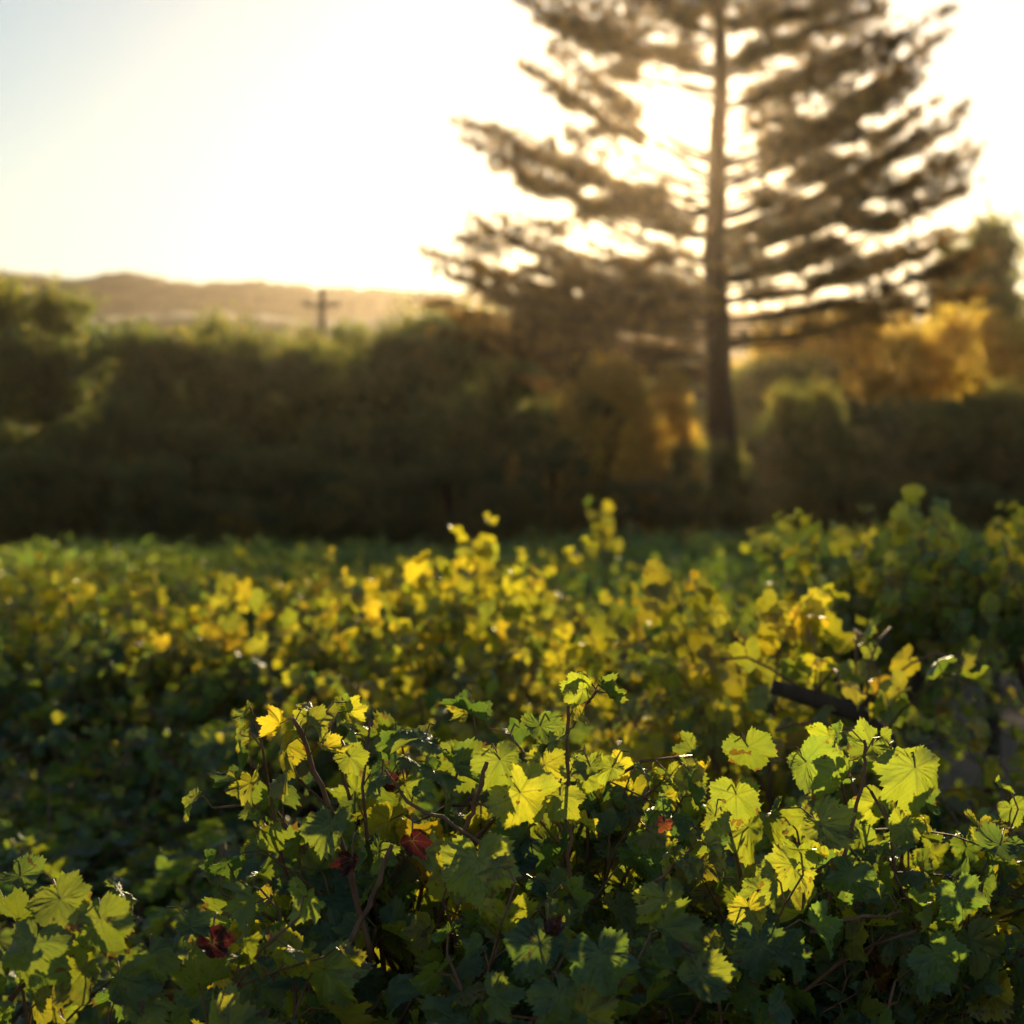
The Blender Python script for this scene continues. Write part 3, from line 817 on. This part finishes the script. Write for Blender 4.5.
def foreground():
    specs = [  # px, D, H, R, shoots, seed, label, stretch
      (455, 3.05, 1.39, .34, 48, 701, 'sharp central foreground vine with big sunlit leaves and dark red leaves', (1, .42)),
      (70, 2.50, 1.19, .28, 36, 702, 'sharp foreground vine in the bottom left corner', (1, .42)),
      (235, 2.60, 1.08, .22, 26, 703, 'low foreground vine with a dark red leaf between corner and central vines', (1, .42)),
      (695, 2.80, 1.20, .28, 34, 704, 'foreground vine with glowing low leaves right of the central vine', (1, .42)),
      (845, 3.10, 1.30, .34, 46, 705, 'foreground vine with the bare forked cane at the right', (1, .42)),
      (1020, 3.0, 1.24, .34, 38, 706, 'dark foreground vine in the bottom right corner', (1, .42)),
      (360, 2.75, 1.14, .24, 26, 707, 'low foreground vine in front of the central vine, left of its big leaves', (1, .42)),
      (585, 2.60, 1.15, .26, 26, 708, 'low dark foreground vine at the bottom centre', (1, .42))]
    roots = []
    for (px, D, H, R, n, sd, lab, stf) in specs:
        o = make_vine('grapevine', sd, H=H, R=R, shoots=int(n * .95), lod=2, size=.064, age_sun=.26, spread=.19, stretch=stf, length=(.38, .75), lat=.8, lim=R, head=max(.40, H - .64))
        o.location = ((px - 512) / F * D, D, 0)
        tag(o, lab, 'grapevine', 'foreground grapevines in focus')
        roots.append(o)
    C, L0, L1, R0, R1, RC, CL, B0 = roots
    org = lambda r: np.array([*r.location])
    rg = np.random.default_rng(91)
    def extra_cane(root, pts, r0, r1, leaves_from=.0, leaf_px=34, n=6, age=.35, seed=0, alternate=True):
        ob, Q = cane_from([at(*p) for p in pts], r0, r1, root, org(root), seed=seed)
        f = MB(); g = np.random.default_rng(seed + 5); A = []; J = []; nn = []; tp = []; s = []
        for i in range(n):
            t = leaves_from + (1 - leaves_from) * (i + .5) / n
            a = np.array([np.interp(t, np.linspace(0, 1, len(Q)), Q[:, k]) for k in range(3)])
            sd = -1 if i % 2 else 1
            j = a + np.array([sd * g.uniform(.01, .035), g.uniform(-.02, .03), g.uniform(.005, .03)])
            A.append(a); J.append(j); nn.append(unit([sd * .5, g.uniform(-1, .6), g.uniform(.1, .9)])); tp.append(unit([sd * .7, g.uniform(-.3, .3), g.uniform(-.9, .1)])); s.append(leaf_px / F * 2.9 * .55 * g.uniform(.7, 1.2))
        if n:
            o = org(root)
            add_leaves(f, 2, np.array(J) - o, nn, tp, np.array(s), np.clip(age + g.normal(0, .12, n), .05, .7), g.random(n), seed=seed)
            petioles(f, np.array(A) - o, np.array(J) - o, .0013)
            f.build('shoot_leaves', [MAT_LEAF, MAT_STALK], root)
        return ob
    # canes standing clear of the foliage
    extra_cane(C, [(372, 960, 2.8), (345, 850, 2.8), (318, 775, 2.78), (292, 718, 2.78)], .0042, .0030, .75, 44, 5, .5, 1)
    extra_cane(C, [(350, 800, 2.85), (335, 740, 2.85), (318, 715, 2.85)], .0025, .0016, .6, 30, 3, .45, 2)
    extra_cane(C, [(571, 900, 2.85), (567, 800, 2.83), (568, 706, 2.82)], .0030, .0022, .25, 40, 5, .42, 3)
    extra_cane(C, [(568, 735, 2.82), (583, 708, 2.84), (598, 690, 2.86)], .0014, .0010, .5, 34, 4, .35, 4)
    extra_cane(C, [(462, 838, 2.80), (478, 795, 2.80), (487, 762, 2.8)], .0036, .0028, 1, 30, 0, .3, 5)
    extra_cane(C, [(520, 880, 2.74), (462, 828, 2.76), (410, 805, 2.78), (385, 770, 2.8)], .0030, .0018, .6, 36, 3, .3, 6)
    extra_cane(C, [(340, 960, 2.7), (372, 900, 2.74), (392, 845, 2.78)], .0040, .0030, 1, 30, 0, .3, 7)
    extra_cane(R1, [(825, 915, 2.85), (845, 850, 2.86), (865, 775, 2.88), (864, 740, 2.88)], .0036, .0022, .8, 34, 2, .3, 8)
    extra_cane(R1, [(810, 932, 2.75), (850, 920, 2.75), (902, 912, 2.76)], .0030, .0020, .85, 30, 2, .2, 9)
    extra_cane(R1, [(760, 900, 2.9), (800, 880, 2.9), (838, 858, 2.9)], .0030, .0020, 1, 30, 0, .2, 10)
    extra_cane(R0, [(640, 900, 2.7), (668, 870, 2.7), (690, 850, 2.72)], .0028, .0018, .5, 36, 3, .4, 11)
    extra_cane(L0, [(10, 1000, 2.6), (45, 960, 2.6), (80, 930, 2.6), (110, 900, 2.62)], .0034, .0020, .4, 50, 5, .3, 12)
    # large leaves that stand out, facing this way or hanging in front of the sun
    big = {0: [(520, 800, 2.72, 92, .50, (.2, -1, .25), .9, 0), (478, 868, 2.70, 100, .40, (-.1, -1, .3), .15, 1), (590, 770, 2.8, 46, .36, (-.4, -.6, .5), .3, 2), (500, 765, 2.85, 70, .36, (.1, -.8, .4), .2, 3),
                   (395, 745, 2.85, 50, .15, (-.9, -.3, .3), .1, 4), (425, 745, 2.85, 74, .38, (.2, -.3, .9), -1.2, 0), (350, 760, 2.8, 44, .42, (.1, -1, .3), .4, 1), (560, 800, 2.78, 60, .48, (-.3, -1, .2), -.5, 3),
                   (455, 770, 2.9, 66, .2, (.7, -.7, .3), .4, 5), (330, 830, 2.76, 70, .3, (-.3, -.9, .3), -.3, 1), (405, 790, 2.82, 50, .42, (.4, -.9, .1), .6, 2), (540, 730, 2.9, 56, .22, (.3, -.8, .6), .5, 2), (612, 770, 2.8, 40, .4, (-.5, -1, .4), -.9, 0)],
           4: [(748, 752, 2.95, 66, .30, (.1, -1, .2), .4, 0), (736, 800, 2.9, 70, .36, (-.2, -1, .3), -.3, 1), (806, 768, 2.9, 78, .24, (.4, -.8, .5), .5, 4), (915, 775, 2.88, 92, .36, (0, -1, .3), .1, 3), (820, 830, 2.8, 76, .46, (.1, -1, .1), .6, 2), (872, 750, 2.95, 60, .3, (-.3, -.8, .5), -.5, 5), (905, 830, 2.9, 50, .4, (-.3, -.8, .5), -.5, 5), (850, 880, 2.8, 66, .12, (-.3, -.8, .5), -.2, 3)],
           3: [(665, 905, 2.66, 74, .46, (.1, -1, .1), .2, 3), (715, 820, 2.75, 50, .44, (.3, -.9, .3), -.6, 1), (792, 870, 2.72, 66, .5, (0, -1, .1), -.7, 0), (700, 980, 2.5, 76, .42, (.1, -1, .4), .5, 2), (650, 960, 2.55, 64, .2, (.3, -.9, .2), .1, 1), (760, 950, 2.6, 80, .1, (.1, -1, .2), .3, 0)],
           1: [(60, 905, 2.5, 80, .38, (.1, -.9, .4), .3, 1), (100, 925, 2.48, 84, .36, (-.2, -1, .2), .1, 0), (35, 950, 2.45, 90, .30, (.2, -.8, .5), -.3, 3), (20, 880, 2.6, 60, .2, (.1, -.5, .8), .6, 2), (120, 985, 2.45, 80, .34, (.3, -.9, .3), .4, 5)],
           2: [(245, 950, 2.5, 60, .46, (.1, -1, .1), .1, 1), (150, 960, 2.5, 66, .32, (.2, -.9, .3), .5, 3), (190, 930, 2.6, 50, .26, (.2, -.6, .6), .5, 2)],
           7: [(600, 960, 2.45, 90, .08, (.1, -1, .3), .2, 0), (540, 950, 2.5, 84, .12, (-.2, -.9, .4), -.3, 1), (560, 1000, 2.4, 80, .3, (.2, -.9, .2), .3, 3)],
           5: [(960, 900, 2.75, 70, .12, (.1, -1, .3), .2, 0), (1000, 850, 2.8, 66, .16, (-.3, -.8, .5), -.4, 2), (935, 960, 2.65, 76, .08, (.2, -.9, .2), .5, 1)]}
    for k_ in big: big[k_] = [(a, b, c_, d, max(.05, e - .09), tuple(np.array(f_) + rg.normal(0, .28, 3)), g_ + rg.normal(0, .25), h_) for (a, b, c_, d, e, f_, g_, h_) in big[k_]]
    for k, lst in big.items():
        root = roots[k]; o = org(root); f = MB()
        for (px, py, D, sp, age, fc, roll, pk) in lst:
            J, nn, t, s, a_, p_, r_ = hero_leaf(px, py - sp * .08, D, sp, age, fc, roll, pk, rg.uniform(.1, .9))
            add_leaves(f, 2, [J - o], [nn], [t], [s], [a_], [r_], pick=p_)
            st = J + np.array([-math.sin(roll) * .03 + rg.normal(0, .01), .05, .015])
            petioles(f, [st - o], [J - o], .0014)
        f.build('large_leaves', [MAT_LEAF, MAT_STALK], root)
    # autumn coloured leaves, each a part of its own
    reds = [(0, 382, 790, 2.82, 32, 1.08, (.8, -.6, .3), .3, 6, 'orange red leaf'), (0, 412, 850, 2.72, 40, 1.3, (.2, -1, .1), .5, 6, 'crumpled dark red leaf'), (0, 352, 868, 2.72, 34, 1.3, (-.3, -1, .1), -.2, 6, 'shrivelled purple leaf'),
            (2, 212, 955, 2.48, 48, 1.3, (.2, -.9, .4), .6, 6, 'curled dark red leaf'), (3, 664, 828, 2.7, 22, .97, (.2, -1, .4), -.4, 4, 'tiny red leaf'), (7, 548, 942, 2.44, 32, 1.2, (.2, -.5, .9), 1.0, 6, 'brownish red leaf')]
    for (k, px, py, D, sp, age, fc, roll, pk, lb) in reds:
        root = roots[k]; o = org(root); f = MB()
        J, nn, t, s, a_, p_, r_ = hero_leaf(px, py - sp * .25, D, sp, age, fc, roll, pk)
        add_leaves(f, 2, [J - o], [nn], [t], [s], [a_], [.3], pick=p_)
        petioles(f, [J - o + np.array([0, .04, .03])], [J - o], .0014)
        x = f.build('autumn_leaf', [MAT_LEAF, MAT_STALK], root); x['label'] = lb
foreground()

# ------------------------------------------------------------------ the dark arm, a stake, ground weeds
def arm_vine():
    D = 4.5; p = at(905, 790, D)
    root = empty('grapevine', (p[0], D, 0)); o = np.array([p[0], D, 0])
    tag(root, 'old vine reaching a thick dark bare arm up to the left, right of centre', 'grapevine', 'grapevines in the middle distance')
    b = MB()
    b.tube([(0, 0, -.05), (.03, 0, .3), (-.02, 0, .62), (0, 0, .85)], [.05, .04, .036, .036], 9)
    b.build('trunk', MAT_TRUNK, root)
    a = MB(); pts = [np.array([0, 0, .83]), at(885, 738, D) - o, at(858, 714, D) - o, at(815, 699, D) - o, at(772, 687, D) - o]
    a.tube(pts, [.032, .026, .022, .021, .017], 8); a.build('arm', MAT_TRUNK, root)
    rg = np.random.default_rng(8); f = MB(); rec = []
    for i in range(9):
        st = pts[1 + i % 3]
        P = grow_shoot(rg, st, np.array([rg.normal(0, .5), rg.normal(0, .6), rg.uniform(.1, .8)]), rg.uniform(.2, .45), 1.35, droop=.6)
        f.tube(P, .003, 4, mat=2); rec += shoot_leaves(rg, P, .05, 2, None)
    n = len(rec)
    add_leaves(f, 1, [r[1] for r in rec], [r[2] for r in rec], [r[3] for r in rec], np.array([r[4] for r in rec]), np.clip(rg.normal(.4, .2, n), .05, .8), rg.random(n))
    petioles(f, [r[0] for r in rec], [r[1] for r in rec])
    f.build('foliage', [MAT_LEAF_FAR, MAT_STALK, MAT_CANE], root)
arm_vine()

def stakes():
    for (px, py, D, lab) in ((990, 650, 9.0, 'dark wooden stake standing in the brown gap at the right'), (862, 652, 9.4, 'dark wooden stake between the leaves left of the brown gap')):
        p = at(px, py, D); root = empty('vine_stake', (p[0], D, 0))
        tag(root, lab, 'stake', 'stakes among the right vines')
        b = MB(); b.tube([(0, 0, -.1), (.01, 0, .5), (.012, .005, p[2] + .25)], [.042, .04, .036], 8); b.build('post', MAT_TRUNK, root)
        c_ = MB(); z = p[2] - .05
        a = np.linspace(0, 2 * math.pi, 13); c_.tube(np.stack([.012 + .042 * np.cos(a), .042 * np.sin(a), z + .01 * np.sin(a)], -1), .005, 5, cap=False); c_.build('tie', MAT_CANE, root)
stakes()

def tall_shoots():
    rg = np.random.default_rng(44)
    S = [([(486, 650), (478, 590), (470, 528)], 8.4, 12, .52, 'upright shoot of bright yellow leaves standing highest at the field centre'),
         ([(446, 660), (440, 610), (434, 562)], 7.4, 10, .55, 'short upright yellow shoot left of the highest centre shoot'),
         ([(606, 575), (602, 540), (597, 500)], 12.0, 8, .42, 'lone olive shoot sticking up against the dark hedge'),
         ([(700, 700), (688, 640), (673, 578)], 5.6, 14, .55, 'tall yellow shoot right of centre'),
         ([(772, 720), (778, 660), (800, 606)], 5.2, 12, .58, 'leaning yellow shoot with one big glowing leaf'),
         ([(912, 620), (920, 560), (927, 503)], 7.2, 14, .45, 'tall shoot reaching highest at the right'),
         ([(850, 620), (872, 570), (884, 545)], 7.6, 9, .40, 'short blurred shoot left of the highest right shoot'),
         ([(268, 690), (272, 640), (280, 606)], 7.0, 5, .40, 'thin bare topped cane on the left'),
         ([(396, 640), (390, 600), (392, 572)], 8.0, 8, .5, 'yellow shoot left of the field centre'),
         ([(226, 680), (222, 640), (238, 580)], 8.0, 8, .62, 'shoot with orange and yellow leaves on the left')]
    for pts, D, n, age, lab in S:
        lo = at(pts[0][0], pts[0][1], D); root = empty('vine_shoot', (lo[0], D, 0)); o = np.array([lo[0], D, 0])
        tag(root, lab, 'vine shoot', 'tall shoots above the middle vines')
        P0 = np.array([np.array([lo[0], D, 0])] + [at(p[0], p[1], D + rg.normal(0, .04)) for p in pts]) - o
        t = np.linspace(0, 1, len(P0)); tt = np.linspace(0, 1, 26)
        Q = np.stack([np.interp(tt, t, P0[:, i]) for i in range(3)], -1); Q[1:-1] += rg.normal(0, .004, (24, 3))
        b = MB(); b.tube(Q, np.linspace(.008, .002, 26), 6); b.build('cane', MAT_CANE, root)
        A = []; J = []; nn = []; tp = []; s_ = []
        zt = P0[1][2] / P0[-1][2] * .8
        for i in range(int(n * 1.6)):
            z = P0[1][2] + (P0[-1][2] - P0[1][2]) * (i + 1) / (n * 1.6)
            k = int(np.argmin(abs(Q[:, 2] - z))); sd = unit([(-1) ** i, rg.normal(0, .8), .4])
            A.append(Q[k]); J.append(Q[k] + sd * rg.uniform(.03, .08)); nn.append(unit(rg.normal(0, .6, 3) + [0, -.5, .2])); tp.append(unit(sd * .6 + [0, 0, -.6] + rg.normal(0, .3, 3))); s_.append(.062 * rg.uniform(.7, 1.25))
        f = MB(); m = len(A); add_leaves(f, 1, J, nn, tp, np.array(s_), np.clip(rg.normal(age, .12, m), .1, .78), rg.random(m), seed=m)
        petioles(f, A, J); f.build('foliage', [MAT_LEAF_FAR, MAT_STALK], root)
tall_shoots()

def weeds():
    rg = np.random.default_rng(12); n = 26000
    y = 2.0 + rg.random(n) ** 1.3 * 26; x = (rg.random(n) - .5) * (y * .56 + 2.5)
    keep = np.sin(x * 2.1 + np.sin(y)) + np.sin(y * 1.3) + rg.normal(0, .6, n) > .1
    px = 512 + x / y * F; keep &= ~((px > 890) & (y > 9))
    x, y = x[keep], y[keep]; n = len(x)
    h = rg.uniform(.06, .24, n); a = rg.uniform(0, 6.28, n); wd = rg.uniform(.004, .010, n)
    lx, ly = rg.normal(0, .05, n), rg.normal(0, .05, n)
    V = np.stack([np.stack([x - np.cos(a) * wd, y - np.sin(a) * wd, np.full(n, -.01)], -1), np.stack([x + np.cos(a) * wd, y + np.sin(a) * wd, np.full(n, -.01)], -1),
                  np.stack([x + np.cos(a) * wd * .7 + lx * .4, y + np.sin(a) * wd * .7 + ly * .4, h * .6], -1), np.stack([x + lx, y + ly, h], -1), np.stack([x - np.cos(a) * wd * .7 + lx * .4, y - np.sin(a) * wd * .7 + ly * .4, h * .6], -1)], 1).reshape(-1, 3)
    f = MB(); f.add(V, np.arange(len(V)), [5] * n, uv2=np.repeat(np.stack([rg.random(n) * .6, rg.random(n)], -1), 5, 0))
    tag(f.build('grass', MAT_LEAF_FAR, smooth=False), 'short weedy grass growing on the soil between the vines', 'grass', kind='stuff')
weeds()
